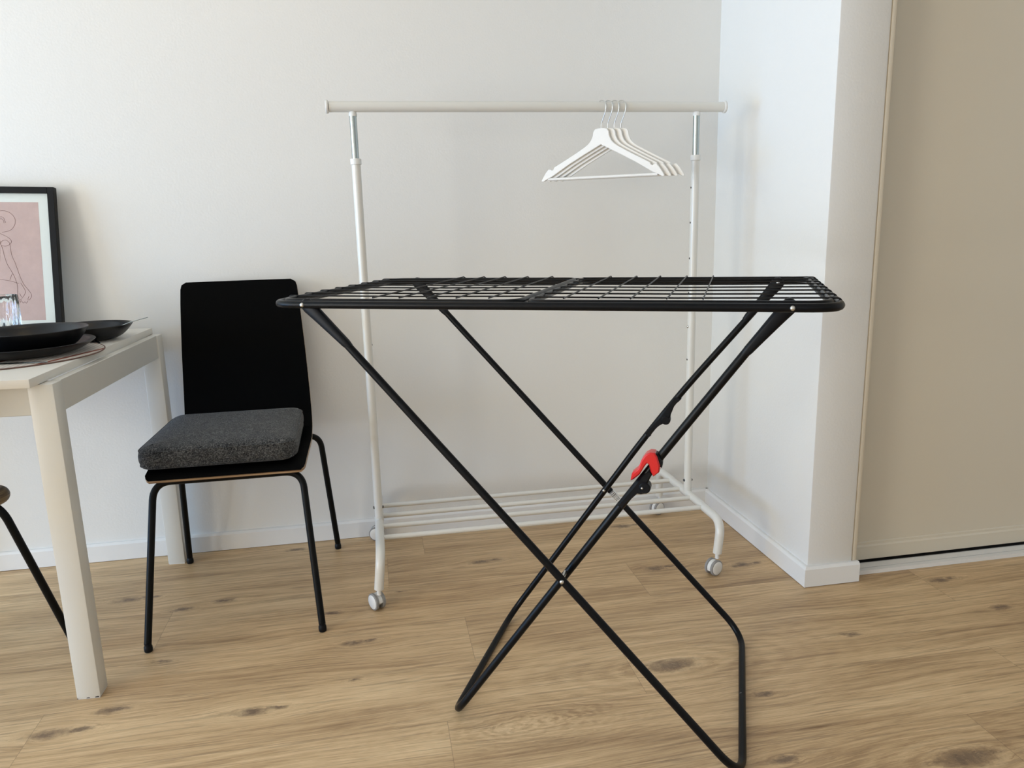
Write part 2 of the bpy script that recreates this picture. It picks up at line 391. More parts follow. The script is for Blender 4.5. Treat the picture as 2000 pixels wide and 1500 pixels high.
# ------------------------------------------------------------------ room
XS, YC, YB = 1.1483, 1.8047, 2.4626        # jog wall, column front, back wall
XL, XR, YF, ZC = -4.2, 3.2, -2.8, 2.6
YD = 1.886                                    # closet door face
def build_room():
    bm = bmesh.new(); lay = bm.loops.layers.uv.new('UVMap'); cl = bm.faces.layers.float.new('plank')
    offs = {0: 0.185, -1: 0.537, -2: 0.097, 1: 0.703}
    rnd = random.Random(11); vals = []
    tone = {(0.185, 0): 0.35}
    y = -2.8; k0 = int(math.floor((YF - 1.635) / 0.21)); k1 = int(math.ceil((YB + 0.1 - 1.635) / 0.21))
    for k in range(k0, k1 + 1):
        ya, yb = 1.635 + 0.21*k, 1.635 + 0.21*(k+1)
        ya_, yb_ = max(ya, YF), min(yb, YB + 0.0)
        if yb_ <= ya_: continue
        off = offs.get(k, rnd.uniform(0, 1.298)); j = int(math.floor((XL - off) / 1.298))
        while off + 1.298*j < XR:
            xa, xb = off + 1.298*j, off + 1.298*(j+1); xa_, xb_ = max(xa, XL), min(xb, XR); j += 1
            if xb_ <= xa_: continue
            vs = [bm.verts.new(p) for p in ((xa_,ya_,0),(xb_,ya_,0),(xb_,yb_,0),(xa_,yb_,0))]
            f = bm.faces.new(vs); r = rnd.random(); f[cl] = r
            for lp in f.loops: lp[lay].uv = (lp.vert.co.x - xa, lp.vert.co.y - ya)
    # give the floor its depth
    v, _ = box(bm, (XL, YF, -0.06), (XR, YB + 0.03, -0.002))
    me = bpy.data.meshes.new('floor'); bm.to_mesh(me); bm.free(); me.materials.append(M_FLOOR)
    o = bpy.data.objects.new('floor', me); COL.objects.link(o); tag(o, kind='structure')

    def slab(name, a, b, m, bev=0):
        bm = bmesh.new(); box(bm, a, b)
        if bev: bevel(bm, bev, 2)
        return tag(finish(name, bm, m, smooth=bool(bev)), kind='structure')
    slab('wall_back', (XL, YB, 0), (XS + 0.02, YB + 0.12, ZC), M_WALL)
    # column beside the closet: side face at XS, front face at YC
    slab('wall_right', (XS, YC, 0), (1.286, YB + 0.12, ZC), M_WALL, 0.004)
    slab('wall_closet', (1.286, YD + 0.045, 0), (XR, YD + 0.16, ZC), M_WALL)
    slab('ceiling', (XL, YF, ZC), (XR, YB + 0.12, ZC + 0.1), M_CEIL)
    slab('wall_front', (XL, YF - 0.12, 0), (XR, YF, ZC), M_WALL)
    slab('wall_far_right', (XR, YF, 0), (XR + 0.12, YD + 0.16, ZC), M_WALL)
    # left wall with its window opening; the second opening is added for fill light
    bm = bmesh.new(); x0, x1 = XL - 0.14, XL; wy0, wy1, wz0, wz1 = 0.10, 2.20, 0.06, 2.30
    box(bm, (x0, YF, 0), (x1, -1.85, ZC)); box(bm, (x0, -0.15, 0), (x1, wy0, ZC)); box(bm, (x0, -1.85, 0), (x1, -0.15, 0.06)); box(bm, (x0, -1.85, 1.98), (x1, -0.15, ZC)); box(bm, (x0, wy1, 0), (x1, YB + 0.12, ZC))
    box(bm, (x0, wy0, 0), (x1, wy1, wz0)); box(bm, (x0, wy0, wz1), (x1, wy1, ZC))
    tag(finish('wall_left', bm, M_WALL, smooth=False), kind='structure')
    bm = bmesh.new(); xa, xb = XL - 0.10, XL - 0.04
    box(bm, (xa, wy0, wz0), (xb, wy0 + 0.06, wz1)); box(bm, (xa, wy1 - 0.06, wz0), (xb, wy1, wz1))
    box(bm, (xa, wy0, wz0), (xb, wy1, wz0 + 0.06)); box(bm, (xa, wy0, wz1 - 0.06), (xb, wy1, wz1)); box(bm, (xa, 1.12, wz0), (xb, 1.18, wz1))
    tag(finish('window_1', bm, M_TRIM, smooth=False), kind='structure')
    bm = bmesh.new(); box(bm, (xa, -1.85, 0.06), (xb, -1.79, 1.98)); box(bm, (xa, -0.21, 0.06), (xb, -0.15, 1.98)); box(bm, (xa, -1.85, 0.06), (xb, -0.15, 0.12)); box(bm, (xa, -1.85, 1.92), (xb, -0.15, 1.98))  # frame of the invented second window, added to go with the fill lamp
    tag(finish('added_window', bm, M_TRIM, smooth=False), kind='structure')
    # skirting boards with a chamfered top edge
    def skirt(name, fn, L, h=0.060, tk=0.014, m=M_TRIM):
        bm = bmesh.new(); prof = [(0, 0.0015), (tk, 0.0015), (tk, h - 0.007), (tk - 0.005, h - 0.001), (tk - 0.007, h), (0, h)]
        ra = [bm.verts.new(fn(0, d, z)) for d, z in prof]; rb = [bm.verts.new(fn(1, d, z)) for d, z in prof]
        for k in range(len(prof)): bm.faces.new((ra[k], ra[(k+1) % 6], rb[(k+1) % 6], rb[k]))
        bm.faces.new(ra[::-1]); bm.faces.new(rb)
        return tag(finish(name, bm, m, smooth=False), kind='structure')
    skirt('baseboard_back', lambda s, d, z: (XL if s == 0 else XS, YB - d, z), 1)
    skirt('baseboard_right', lambda s, d, z: (XS - d, YB if s == 0 else YC - d, z), 1)
    skirt('baseboard_column', lambda s, d, z: ((XS - d) if s == 0 else 1.303, YC - d, z), 1)
    # jamb strip between the column and the sliding door
    bm = bmesh.new(); box(bm, (1.284, YC + 0.004, 0.0), (1.289, YC + 0.10, ZC)); box(bm, (1.289, YC + 0.001, 0.055), (1.300, YC + 0.10, ZC)); bevel(bm, 0.0012, 2)
    tag(finish('trim_1', bm, M_JAMB), kind='structure')
    # threshold track on the floor
    bm = bmesh.new()
    for (ya, yb, z) in ((1.826, 1.842, 0.012), (1.842, 1.846, 0.005), (1.846, 1.872, 0.012), (1.872, 1.93, 0.004)):
        box(bm, (1.302, ya, 0.0005), (XR, yb, z))
    tag(finish('trim_2', bm, M_TRIM, smooth=False), kind='structure')
    bm = bmesh.new(); box(bm, (1.302, YD + 0.004, 0.0045), (XR, YD + 0.04, 0.0055));  # dark strip painting in the shade of the gap under the door
    tag(finish('door_gap_shade', bm, M_GAP_SHADE, smooth=False), kind='structure')
    # sliding closet door, with its bottom rail
    d = empty('door_1', (1.30, YD, 0)); tag(d, kind='structure')
    bm = bmesh.new(); box(bm, (0.001, 0.006, 0.060), (1.88, 0.034, ZC - 0.02)); finish('door_panel', bm, M_DOOR, d, smooth=False)
    bm = bmesh.new(); prof = [(0.0, 0.016), (0.0, 0.056), (0.003, 0.061), (0.003, 0.068), (0.0065, 0.071), (0.034, 0.071), (0.034, 0.016)]
    ra = [bm.verts.new((0.001, a, b)) for a, b in prof]; rb = [bm.verts.new((1.88, a, b)) for a, b in prof]
    for k in range(7): bm.faces.new((ra[k], ra[(k+1) % 7], rb[(k+1) % 7], rb[k]))
    bm.faces.new(ra[::-1]); bm.faces.new(rb); finish('bottom_rail', bm, M_DOOR, d, smooth=False)
build_room()

# ------------------------------------------------------------------ rolling clothes rack
def build_clothes_rack():
    root = empty('clothes_rack', (0.46, 2.18, 0))
    tag(root, 'white metal rolling clothes rack against the back wall, with four hangers on it', 'clothes rack')
    XA, XB, ZB = -0.485, 0.490, 1.3335
    xl, xr = -0.546, 0.571
    bm = bmesh.new(); tube(bm, [(xl, 0, ZB), (xr, 0, ZB)], 0.0142, n=28); finish('top_bar', bm, M_RACK, root)
    for x, s in ((xl, -1), (xr, 1)):
        bm = bmesh.new(); lathe(bm, [(0.0, 0), (0.0162, 0), (0.0172, 0.0015), (0.0172, 0.006), (0.0162, 0.0075), (0.0, 0.009)], (x - (0.001 if s < 0 else 0) - (0.008 if s < 0 else 0), 0, ZB), 'X', 28)
        finish('end_cap', bm, M_CAP, root)
    for x, s in ((XA, 1), (XB, -1)):
        bm = bmesh.new(); tube(bm, [(x, 0, 0.170), (x, 0, 1.190)], 0.0122, n=24); p = finish('post', bm, M_RACK, root)
        bm = bmesh.new(); lathe(bm, [(0.0125, 0), (0.0146, 0.001), (0.0146, 0.014), (0.0135, 0.016), (0.0095, 0.016)], (x, 0, 1.184), 'Z', 28); finish('collar', bm, M_CAP, p)
        bm = bmesh.new(); tube(bm, [(x, 0, 1.12), (x, 0, 1.314)], 0.0096, n=24); q = finish('extension_tube', bm, M_CHROME, root); q['label'] = 'chrome extension tube'
        bm = bmesh.new(); lathe(bm, [(0.0108, 0), (0.0108, 0.006), (0.009, 0.011), (0.006, 0.013)], (x, 0, 1.309), 'Z', 24); finish('tube_plug', bm, M_CAP, q)
        hs = (1.108, 1.007, 0.902, 0.799, 0.594) if s < 0 else (0.799, 0.691, 0.594)
        for z in hs:
            bm = bmesh.new(); rivet(bm, (x + s*0.0118, 0, z), (s, 0, 0), 0.0032, 0.0012); h = finish('adjustment_hole', bm, M_GAP_SHADE, p)
        if s < 0:
            bm = bmesh.new(); rivet(bm, (x + s*0.0115, 0, 0.696), (s, 0, 0), 0.0045, 0.004); finish('lock_button', bm, M_STEEL, p)
        for s2 in (1, -1):
            bm = bmesh.new(); rivet(bm, (x + s2*0.0118, 0, 0.203), (s2, 0, 0), 0.0048, 0.004); finish('screw', bm, M_KNOB, p)
        # foot: a bent tube running front to back
        yf, yr = -0.243, 0.243
        bm = bmesh.new()
        path = fillet([(x - 0.010, yf - 0.002, 0.062), (x, yf, 0.158), (x, yr, 0.158), (x, yr + 0.001, 0.062)], [0.085, 0.085], 10)
        tube(bm, path, 0.0128, n=24); ft = finish('foot', bm, M_RACK, root)
        bm = bmesh.new(); tube(bm, [(x, 0, 0.160), (x, 0, 0.176)], 0.0135, n=24); finish('socket', bm, M_RACK, ft)
    for y in (-0.125, -0.042, 0.043, 0.128):
        bm = bmesh.new(); tube(bm, [(XA + 0.008, y, 0.158), (XB - 0.008, y, 0.158)], 0.0073, n=18); finish('shelf_bar', bm, M_RACK, root)
    # casters: (x, y, swivel)
    for (x, y, a) in ((XA - 0.010, -0.245, 2.12), (XB - 0.010, -0.245, 3.55), (XA, 0.238, 2.9), (XB, 0.238, 3.6)):
        cs = bpy.data.objects.new('caster', None); COL.objects.link(cs); cs.parent = root; cs.location = (x, y, 0); cs.rotation_euler = (0, 0, a)
        bpy.data.objects.remove(cs)
        ca, sa = cos(a), sin(a)
        # wheel plane contains direction (ca, sa); axle is perpendicular
        ax = Vector((-sa, ca, 0)); fw = Vector((ca, sa, 0)); cx = Vector((x, y, 0)) + fw * 0.014 + Vector((0, 0, 0.0235))
        def disc(bm, prof, side, n=28):
            rings = [[bm.verts.new(cx + ax*side*h + (fw*cos(2*pi*k/n) + Vector((0,0,1))*sin(2*pi*k/n))*r) for k in range(n)] for r, h in prof]
            for i in range(len(rings)-1):
                for k in range(n): bm.faces.new((rings[i][k], rings[i][(k+1)%n], rings[i+1][(k+1)%n], rings[i+1][k]))
            bm.faces.new(rings[0][::-1]); bm.faces.new(rings[-1])
        bm = bmesh.new(); tube(bm, [(x, y, 0.046), (x, y, 0.066)], 0.006, n=14)
        prof = []
        for k in range(17):
            t_ = radians(-20 + 200*k/16); prof.append((cos(t_)*0.0215, sin(t_)*0.0215))
        prof += [(-0.010, -0.010), (0.012, -0.010)]
        prism(bm, prof, lambda p, q, t: cx + fw*p + Vector((0,0,1))*q + ax*t, -0.006, 0.006, 0.001)
        c = finish('caster', bm, M_CAP, root)
        for sd in (1, -1):
            bm = bmesh.new(); disc(bm, [(0.021, 0.0062), (0.0232, 0.0075), (0.0232, 0.0135), (0.0215, 0.0150)], sd); w = finish('tire', bm, M_TIRE, c)
            bm = bmesh.new(); disc(bm, [(0.0195, 0.012), (0.0195, 0.0156), (0.0175, 0.0168), (0.006, 0.0172)], sd); finish('wheel_hub', bm, M_CAP, c)
    return root
build_clothes_rack()

# ------------------------------------------------------------------ hangers
def build_hanger():
    root = empty('coat_hanger', (0, 0, 0)); HB = 0.0    # local origin at the trouser bar level, x along the hanger
    half = [(0.0, .1395), (.010, .1388), (.018, .1365), (.0225, .130), (.0245, .118), (.030, .106), (.038, .097), (.05, .0885), (.075, .0745), (.10, .061), (.125, .048),
            (.143, .0385), (.1455, .0325), (.150, .0305), (.1545, .0335), (.161, .034), (.170, .024), (.178, .012), (.1835, .003), (.1835, .0), (.178, -.001), (.165, .006), (.150, .0125), (.10, .0425), (.05, .0690), (.0, .0945)]
    poly = half + [(-a, b) for a, b in half[-2:0:-1]]
    bm = bmesh.new(); prism(bm, poly, lambda a, b, t: Vector((a, t, b)), -0.0048, 0.0048, 0.0012); finish('hanger_body', bm, M_HANGER, root, angle=30)
    bm = bmesh.new(); tube(bm, [(-0.164, 0, 0.0055), (0.164, 0, 0.0055)], 0.0042, n=16); finish('trouser_bar', bm, M_HANGER, root)
    # hook turned towards the rail (about 30 degrees off the hanger's own plane)
    a = radians(-30); ca, sa = cos(a), sin(a); zb = 0.1965; rx, rz = 0.0195, 0.0172
    pts = [(0, 0.135), (0, 0.151), (0.004, 0.158), (0.0165, 0.180), (rx, 0.192)]
    for k in range(13):
        th = radians(5 + 170*k/12); pts.append((rx*cos(th), zb + rz*sin(th)))
    pts.append((-rx - 0.001, zb - 0.004))
    bm = bmesh.new(); tube(bm, fillet([(s*ca, s*sa, z) for s, z in pts], 0.004, 3), 0.0013, n=10); finish('hook', bm, M_STEEL, root)['label'] = 'thin steel hook'
    return root
h0 = build_hanger()
HL = ['white wooden hanger closest to the camera, leftmost hook of the four on the rack rail',
      'white wooden hanger directly behind the frontmost one, second hook from the left',
      'white wooden hanger third in the row, mostly hidden, third hook from the left',
      'white wooden hanger rearmost of the four, its hook nearest the right post']
for i, xx in enumerate((0.664, 0.683, 0.702, 0.722)):
    if i == 0: r = h0
    else:
        r = h0.copy(); COL.objects.link(r)
        for ch in list(h0.children):
            c = ch.copy(); COL.objects.link(c); c.parent = r
    r.location = (xx, 2.18, 1.137 - 0.0); r.rotation_euler = (0, 0, radians(-35 + 0.5*i))
    tag(r, HL[i], 'clothes hanger', 'white hangers on the clothes rack')

# ------------------------------------------------------------------ folding drying rack
def build_drying_rack():
    root = empty('drying_rack', (-0.1386, 1.5046, 0), -0.4657)
    tag(root, 'black folding laundry drying rack with crossed legs and wire top, standing mid-room', 'drying rack')
    H = 0.8795; V0, V1 = -0.008, 0.530; UL, UR = -0.062, 0.9595; RT = 0.0074
    lp = lambda u0, u1, v0, v1, z, r: round_loop([(u0, v0, z), (u1, v0, z), (u1, v1, z), (u0, v1, z)], r, 9)
    bm = bmesh.new(); tube(bm, lp(UL, UR, V0, V1, H, [0.055, 0.055, 0.055, 0.060]), RT, closed=True, n=16); fr = finish('outer_frame', bm, M_BLACK, root)
    # two wire panels, each with its own thinner frame inside the outer one
    ull = [0.064, 0.123, 0.185, 0.249, 0.311, 0.373, 0.434, 0.490]; ulr = [0.052, 0.122, 0.192, 0.260, 0.327, 0.388, 0.452, 0.500]
    cl = [0.148, 0.2015, 0.2555, 0.313, 0.3745]; cr = [0.513, 0.5735, 0.628, 0.688, 0.7465]
    for side, (u0, u1, cross, rad) in enumerate(((UL + 0.014, 0.4290, cl, [0.045, 0.035, 0.030, 0.050]), (0.4480, UR - 0.014, cr, [0.035, 0.045, 0.045, 0.030]))):
        z = H + 0.004
        bm = bmesh.new(); tube(bm, lp(u0, u1, V0 + 0.0135, V1 - 0.0135, z, rad), 0.0062, closed=True, n=14); pf = finish('panel_frame', bm, M_BLACK, root)
        bm = bmesh.new(); zw = z + 0.0058
        e0, e1 = (UL - 0.004, u1) if side == 0 else (u0, UR + 0.004)
        for v in (ull, ulr)[side]:
            jig = random.uniform(-0.0015, 0.0015)
            zc = z + 0.0078
            if side == 0: p = [(e0, v, H + 0.004), (e0 + 0.004, v, H + 0.0095), (u0 + 0.004, v, zw), (0.2, v + jig, zw - 0.001), (e1 - 0.002, v, zw), (e1 + 0.003, v, zw - 0.004)]
            else: p = [(e0 - 0.003, v, zw - 0.004), (e0 + 0.002, v, zw), (0.7, v + jig, zw - 0.001), (u1 - 0.004, v, zw), (e1 - 0.004, v, H + 0.0095), (e1, v, H + 0.004)]
            tube(bm, fillet(p, 0.003, 3), 0.00150, n=8)
        for u in cross:
            zz = zw + 0.0026
            du = 0.003 if side == 0 else 0.0
            tube(bm, fillet([(u + du, V0 + 0.0115, zz), (u - du, V1 - 0.012, zz), (u - du, V1 - 0.002, H + 0.0092), (u - du, V1 + 0.0045, H + 0.0072)], 0.003, 3), 0.00145, n=8)
        finish('wire_grid', bm, M_WIRE, root)
    # leg frames: near leg, foot, far leg bent from one tube
    vA0, vA1 = 0.0, 0.522; vB0, vB1 = 0.0373, 0.4847
    def legframe(top0, mid0, top1, mid1, uf, v0, v1, ra):
        zf = RT + 0.0008
        pts = [(*top0[:1], v0, top0[1]), (mid0[0], v0, mid0[1]), (uf, v0, zf), (uf, v1, zf), (mid1[0], v1, mid1[1]), (top1[0], v1, top1[1])]
        p = fillet(pts, [0.15, ra, ra, 0.15], 12)
        bm = bmesh.new(); tube(bm, p, RT + 0.0002, n=16); return finish('leg_frame', bm, M_BLACK, root)
    la = legframe((0.026, 0.874), (0.505, 0.368), (0.026, 0.872), (0.500, 0.370), 0.8405, vA0, vA1, 0.065)
    lb = legframe((0.872, 0.874), (0.6515, 0.571), (0.884, 0.874), (0.646, 0.580), 0.2560, vB0, vB1, 0.065)
    # moulded plastic ends that carry the rivets
    for (c1, c2, v) in (((0.016, H - 0.002), (0.092, 0.805), vA0), ((0.018, H - 0.002), (0.090, 0.804), vA1), ((0.882, H - 0.002), (0.820, 0.802), vB0), ((0.884, H - 0.002), (0.824, 0.803), vB1)):
        bm = bmesh.new(); A = Vector((c1[0], v, c1[1])); B = Vector((c2[0], v, c2[1])); d = (B - A).normalized(); sd = Vector((-d.z, 0, d.x)); rings = []
        secs = [(-0.0125, 0.004, 0.006), (-0.0105, 0.0085, 0.0080), (-0.005, 0.0125, 0.0084), (0.004, 0.0138, 0.0085)] + [(0.004 + ((B - A).length)*q, 0.0138 + (0.0080 - 0.0138)*q**0.8, 0.0085) for q in (0.2, 0.4, 0.6, 0.8, 0.95)] + [((B - A).length + 0.004, 0.0074, 0.0077), ((B - A).length + 0.009, 0.0066, 0.0070)]
        for t_, ra_, rb_ in secs:
            rings.append([bm.verts.new(A + d*t_ + sd*(ra_*math.copysign(abs(cos(2*pi*k/24))**0.8, cos(2*pi*k/24))) + Vector((0, 1, 0))*(rb_*math.copysign(abs(sin(2*pi*k/24))**0.7, sin(2*pi*k/24)))) for k in range(24)])
        for i in range(len(rings) - 1):
            for k in range(24): bm.faces.new((rings[i][k], rings[i][(k+1) % 24], rings[i+1][(k+1) % 24], rings[i+1][k]))
        bm.faces.new(rings[0][::-1]); bm.faces.new(rings[-1]); finish('leg_bracket', bm, M_BPLASTIC, root)
    # spacers from the outer frame in to the inner leg pair
    for v0, v1 in ((V0, vB0), (V1, vB1)):
        bm = bmesh.new(); tube(bm, [(0.884, v0, H - 0.002), (0.884, v1, H - 0.002)], 0.0055, n=12); finish('pivot_pin', bm, M_BPLASTIC, root)
    # rivets
    for p, d in (((0.012, V0 - RT + 0.0006, H), (0, -1, 0)), ((0.884, V0 - RT + 0.0006, H), (0, -1, 0)), ((0.020, V1 - RT + 0.0006, H), (0, -1, 0)), ((0.884, vB1 - 0.0083, H - 0.001), (0, -1, 0)),
                 ((0.506, vA0 - 0.0072, 0.367), (0, -1, 0)), ((0.503, vB1 - 0.0072, 0.373), (0, -1, 0))):
        bm = bmesh.new(); rivet(bm, p, d, 0.0042 if p[1] < 0.1 else 0.0036, 0.003); finish('rivet', bm, M_STEEL, root)['label'] = 'silver rivet head'
    # bolts through the crossings
    for a, b in ((vA0, vB0), (vB1, vA1)):
        bm = bmesh.new(); tube(bm, [(0.5045, a, 0.3685), (0.5045, b, 0.3685)], 0.0035, n=10); finish('hinge_bolt', bm, M_STEEL, root)
    # folding joints in the second pair of legs, each with a round pin
    jn = [(0.661,.583),(0.666,.5765),(0.663,.571),(0.658,.560),(0.658,.548),(0.652,.538),(0.645,.536),(0.639,.537),(0.621,.518),(0.612,.505),(0.603,.512),(0.630,.548),(0.648,.574)]
    jf = [(0.675,.616),(0.684,.611),(0.678,.604),(0.670,.598),(0.660,.571),(0.659,.558),(0.653,.550),(0.644,.550),(0.634,.544),(0.618,.528),(0.615,.518),(0.608,.513),(0.601,.525),(0.636,.567),(0.667,.613)]
    for poly, v, kc in ((jn, vB0, (0.6525, 0.5495)), (jf, vB1, (0.6495, 0.5585))):
        bm = bmesh.new(); prism(bm, poly, lambda a, b, t, v=v: Vector((a, v + t, b)), -0.0088, 0.0088, 0.0025); j = finish('folding_joint', bm, M_BPLASTIC, root)
        bm = bmesh.new(); prism(bm, [(kc[0] + 0.0105*cos(2*pi*k/20), kc[1] + 0.0105*sin(2*pi*k/20)) for k in range(20)], lambda a, b, t, v=v: Vector((a, v + t, b)), -0.0115, 0.0115, 0.002); finish('joint_pin', bm, M_BPLASTIC, j)
    bm = bmesh.new(); rivet(bm, (0.648, vB0 - 0.0115, 0.5495), (0, -1, 0), 0.0022, 0.0015); finish('rivet', bm, M_STEEL, root)
    # red latch hooked over the near leg
    clip = [(0.6275,.564),(0.630,.577),(0.641,.587),(0.6465,.603),(0.654,.614),(0.662,.6185),(0.670,.618),(0.6745,.611),(0.6795,.595),(0.6785,.583),(0.668,.574),(0.6635,.583),(0.660,.596),(0.6565,.598),(0.6525,.592),(0.644,.5765),(0.633,.5665)]
    bm = bmesh.new(); prism(bm, clip, lambda a, b, t: Vector((a, vB0 + t, b)), -0.0165, 0.010, 0.0025); c = finish('latch', bm, M_RED, root); c['label'] = 'bright red plastic latch'
    bm = bmesh.new(); prism(bm, [(0.668,.617),(0.676,.614),(0.6835,.600),(0.6825,.590),(0.678,.593),(0.672,.605)], lambda a, b, t: Vector((a, vB0 + t, b)), -0.0130, 0.010, 0.0015); finish('latch_housing', bm, M_BPLASTIC, root)
    # barcode sticker wrapped round the far leg
    bm = bmesh.new(); A = Vector((0.513, vA1, 0.3565)); D = (Vector((0.8405, vA1, 0.008)) - Vector((0.50, vA1, 0.37))).normalized()
    uvl = bm.loops.layers.uv.new('UVMap'); a = Vector((0, -1, 0)); b = D.cross(a).normalized(); n = 28; rg = []
    for i in range(2):
        rg.append([bm.verts.new(A + D*0.044*i + (a*cos(2*pi*k/n) + b*sin(2*pi*k/n))*(RT + 0.0007)) for k in range(n)])
    for k in range(n):
        f = bm.faces.new((rg[0][k], rg[0][(k+1) % n], rg[1][(k+1) % n], rg[1][k]))
        for lpp, uv in zip(f.loops, ((0, k), (0, k+1), (1, k+1), (1, k))): lpp[uvl].uv = (uv[0], (uv[1] / n + 0.5) % 1.0001)
    s = finish('barcode_label', bm, M_LABEL, root); s['label'] = 'white barcode sticker'
    # screws in the two foot bars
    for u in (0.8405, 0.2560):
        bm = bmesh.new(); rivet(bm, (u - 0.003, 0.262, 2*RT - 0.0006), (-0.3, 0, 1), 0.0030, 0.0012); finish('foot_screw', bm, M_KNOB, root)
build_drying_rack()

# ------------------------------------------------------------------ chairs
def build_chair(name, m_top, pos, rz, thick=False):
    """local frame: floor centre, +Y is the back of the chair"""
    root = empty(name, pos, rz); TK = 0.0105
    prof = [(-0.1885, .4135, .183), (-0.183, .4180, .190), (-0.172, .4222, .194), (-0.14, .4270, .195), (-0.06, .4255, .194), (0.03, .4200, .192), (0.11, .4160, .190), (0.165, .4185, .187), (0.200, .4290, .186),
            (0.224, .4500, .185), (0.238, .4780, .184), (0.247, .52, .183), (0.255, .58, .181), (0.264, .66, .178), (0.273, .74, .174), (0.282, .81, .170), (0.288, .850, .167), (0.290, .863, .163), (0.2915, .8705, .150)]
    nx = 16; bm = bmesh.new(); top = []; bot = []
    for i, (y, z, hw) in enumerate(prof):
        a = Vector(prof[max(i-1, 0)][:2]); b = Vector(prof[min(i+1, len(prof)-1)][:2]); tg = (b - a).normalized(); nn = Vector((-tg.y, tg.x))
        rt, rb = [], []
        for k in range(nx + 1):
            s = -1 + 2*k/nx; s = math.copysign(abs(s)**0.85, s)
            dip = -0.004*(1 - s*s) if 3 < i < 8 else 0.0
            yy = y + (0.006*(1 - s*s) if i > 10 else 0)
            rt.append(bm.verts.new((s*hw, yy + nn.x*TK/2, z + nn.y*TK/2 + dip))); rb.append(bm.verts.new((s*hw, yy - nn.x*TK/2, z - nn.y*TK/2 + dip)))
        top.append(rt); bot.append(rb)
    for i in range(len(prof) - 1):
        for k in range(nx):
            f = bm.faces.new((top[i][k], top[i][k+1], top[i+1][k+1], top[i+1][k])); f.material_index = 0
            f = bm.faces.new((bot[i][k], bot[i+1][k], bot[i+1][k+1], bot[i][k+1])); f.material_index = 1
        for k in (0, nx):
            f = bm.faces.new((top[i][k], top[i+1][k], bot[i+1][k], bot[i][k])); f.material_index = 1
    for i in (0, len(prof) - 1):
        for k in range(nx):
            f = bm.faces.new((top[i][k], top[i][k+1], bot[i][k+1], bot[i][k])); f.material_index = 1
    # seat part and backrest part of the one moulded shell
    cut = 0.443
    def part(nm, keep_low):
        b2 = bm.copy(); kill = [f for f in b2.faces if (f.calc_center_median().z < cut) != keep_low]
        bmesh.ops.delete(b2, geom=kill, context='FACES')
        return finish(nm, b2, [m_top, M_PLY], root, angle=50)
    if not thick: part('seat', True)
    else:
        # heavier solid seat with a full rounded edge
        b3 = bmesh.new(); out = round_loop([(-0.200, -0.198, 0), (0.200, -0.198, 0), (0.190, 0.215, 0), (-0.190, 0.215, 0)], [0.060, 0.060, 0.03, 0.03], 9); n = len(out); rings = []
        for k in range(11):
            a = -pi/2 + pi*k/10; d = 0.018*(1 - cos(a)); z = 0.420 + 0.0175*sin(a); ring = []
            for i in range(n):
                tt = ((out[i] - out[i-1]).normalized() + (out[(i+1) % n] - out[i]).normalized()); tt = tt.normalized() if tt.length > 1e-6 else Vector((1, 0, 0))
                p = out[i] + Vector((-tt.y, tt.x, 0))*d; ring.append(b3.verts.new((p.x, p.y, z)))
            rings.append(ring)
        for i in range(10):
            for k in range(n): b3.faces.new((rings[i][k], rings[i][(k+1) % n], rings[i+1][(k+1) % n], rings[i+1][k]))
        b3.faces.new(rings[0][::-1]); b3.faces.new(rings[-1]); finish('seat', b3, m_top, root)
    part('backrest', False); bm.free()
    # tubular legs
    foot = {(-1, -1): (-0.211, -0.263), (1, -1): (0.211, -0.260), (-1, 1): (-0.224, 0.256), (1, 1): (0.230, 0.258)}
    for (sx, sy), (fx, fy) in foot.items():
        xt = sx*0.182 if sy < 0 else sx*0.196; yt = -0.155 if sy < 0 else 0.200; zt = 0.4025
        xi = sx*0.06
        bm = bmesh.new(); p = fillet([(xi, yt if sy < 0 else 0.165, 0.4020), (xt if sy < 0 else sx*0.205, yt, zt), (fx, fy, 0.020)], [0.045], 10)
        tube(bm, p, 0.0088, n=16); lg = finish('leg', bm, M_CLEG, root)
        bm = bmesh.new(); lathe(bm, [(0.0085, 0.0004), (0.0098, 0.002), (0.0103, 0.008), (0.0098, 0.015), (0.0082, 0.018), (0.0088, 0.024)], (fx, fy, 0), 'Z', 20); finish('foot_cap', bm, M_BPLASTIC, lg)
    bm = bmesh.new(); tube(bm, [(-0.075, -0.155, 0.402), (-0.075, 0.165, 0.402)], 0.0088, n=14); tube(bm, [(0.075, -0.155, 0.402), (0.075, 0.165, 0.402)], 0.0088, n=14)
    tube(bm, [(-0.08, -0.155, 0.402), (0.08, -0.155, 0.402)], 0.0088, n=14); tube(bm, [(-0.08, 0.165, 0.402), (0.08, 0.165, 0.402)], 0.0088, n=14)
    finish('seat_frame', bm, M_CLEG, root)
    return root
ch = build_chair('dining_chair', M_CBLACK, (-0.394, 2.118, 0), 0.0)
tag(ch, 'black plywood dining chair with charcoal cushion, against the wall right of the table', 'chair')
ch2 = build_chair('dining_chair', M_VEN, (-1.094, 1.757, 0), pi - radians(26), True); ch2.scale = (1, 1, 1.055)
tag(ch2, 'brown wood-veneer chair tucked under the table, cut off at the left edge', 'chair')

